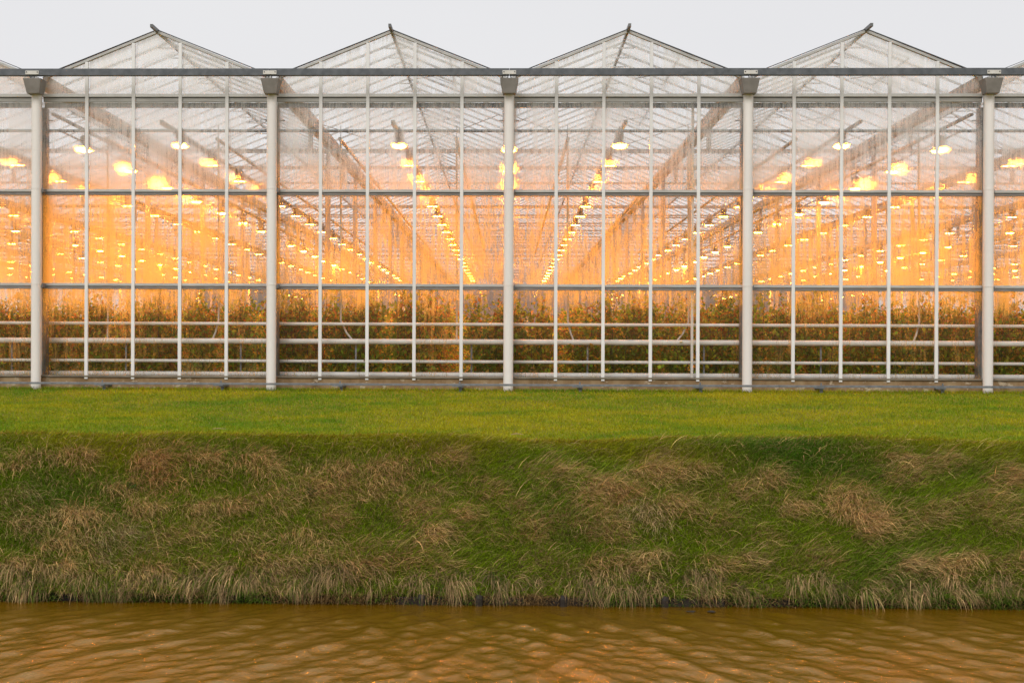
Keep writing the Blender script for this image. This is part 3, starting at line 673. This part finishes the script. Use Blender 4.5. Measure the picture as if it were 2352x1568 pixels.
# the crop behind: beds running away from the glass
rg = np.random.default_rng(5); PP = []; LL = []
for kb in range(-22, 23):
    xb = kb*1.6+.0
    for (ya, yb, dens, ls) in ((1.9, 6, 1100, .085), (6, 14, 420, .12), (14, 35, 170, .18), (35, 117, 60, .32)):
        if abs(xb) > .34*(yb+32)+2: continue
        n_ = int((yb-ya)*dens); yy = rg.uniform(ya, yb, n_)
        top = 1.66+.16*np.sin(yy*3.1+kb*2)+.14*np.sin(yy*7+kb)+.10*np.sin(yy*.9+kb*1.3); z = .1+(top-.1)*rg.uniform(0, 1, n_)**.6
        wv = .56*np.sqrt(np.clip(1.12-(z/top)**3, .05, 1))
        xx = xb+rg.normal(0, .5, n_)*wv; PP.append(np.stack([xx, yy, z], -1)); LL.append(np.full(n_, ls)*rg.uniform(.7, 1.2, n_))
PP = np.concatenate(PP); LL = np.concatenate(LL); K = 3.0*LC[rg.integers(0, 6, len(PP))]*np.exp(rg.normal(0, .3, len(PP)))[:, None]
V, Q, K = leaves(PP, LL, K, rg)
o_ = np_mesh('rose_crop', V, Q, M_leaf, K); tag(o_, 'dense rose crop in long beds running away behind the front bushes', 'plants', kind='stuff')

# ================================================================ SMALL THINGS OUTSIDE
tr_ = empty('timber_shoring', (0, Y_TOE-.05, Z_W+.1)); tag(tr_, 'dark wet timber board holding the bank at the water line', 'shoring')
MB().box(-1.5, 2.9, -.03, .0, -.35, .0).build('plank', M_wood, tr_, bevel=.006)
for x in (-1.15, -.38, .75, 2.1):
    MB().tube([(x, -.09, -.6), (x, -.09, .0), (x+.01, -.085, .045)], [.055, .055, .04], 8).build('stake', M_wood, tr_)
st_ = MB().tube([(-4.7, -6.9, -.43), (-4.6, -6.93, -.42), (-4.48, -6.9, -.43)], [.005, .006, .003], 6).build('dry_twig', pbr('dry_reed', (.40, .27, .14), (.5, .36, .2), 5, rough=.7)); tag(st_, 'pale dry twig lying on the lawn left of centre', 'twig')
st_ = MB().tube([(.05, -7.55, -.46), (.13, -7.6, -.44), (.24, -7.55, -.46)], [.005, .008, .003], 6).build('dry_reed', bpy.data.materials['dry_reed']); tag(st_, 'small pale dead reed at the brink of the bank near the centre', 'reed')
# broad leaved weeds
rg = np.random.default_rng(11)
for k, (px, py, lb) in enumerate([(715, 1165, 'dark green weed clump in the grass left of centre'), (300, 1145, 'low dark weed between the straw tufts on the left')]):
    x, y = img2bank(px, py); V = []; n_ = 26; a = rg.uniform(0, 6.28, n_); P = np.stack([.04*np.cos(a), .04*np.sin(a), rg.uniform(.03, .12, n_)], -1)
    v, q, c = leaves(P, rg.uniform(.07, .13, n_), np.array([.05, .13, .02])*np.exp(rg.normal(0, .25, n_))[:, None], rg)
    o_ = np_mesh('weed', v, q, M_leaf, c); o_.location = (x, y, float(bank_z(np.array([x]), np.array([y]))[0])+.03); tag(o_, lb, 'weed', 'weeds on the bank')
for k, (px, lb) in enumerate([(1590, 'brown fallen leaf floating near the bank, left of the pair'), (1638, 'brown fallen leaf floating near the bank, right of the pair')]):
    v = [(0, -.06, .004), (.05, -.02, .012), (.04, .03, .010), (0, .06, .003), (-.04, .03, .012), (-.05, -.02, .010), (0, 0, .0)]
    o_ = MB().add([(a*1.4, b_, c_) for a, b_, c_ in v], [(0, 1, 6), (1, 2, 6), (2, 3, 6), (3, 4, 6), (4, 5, 6), (5, 0, 6)]).build('floating_leaf', M_wood)
    o_.location = ((px-1167)*20.6/F, Y_TOE-.55, Z_W+.012); o_.rotation_euler[2] = k+.5; tag(o_, lb, 'leaf', 'leaves floating on the canal')
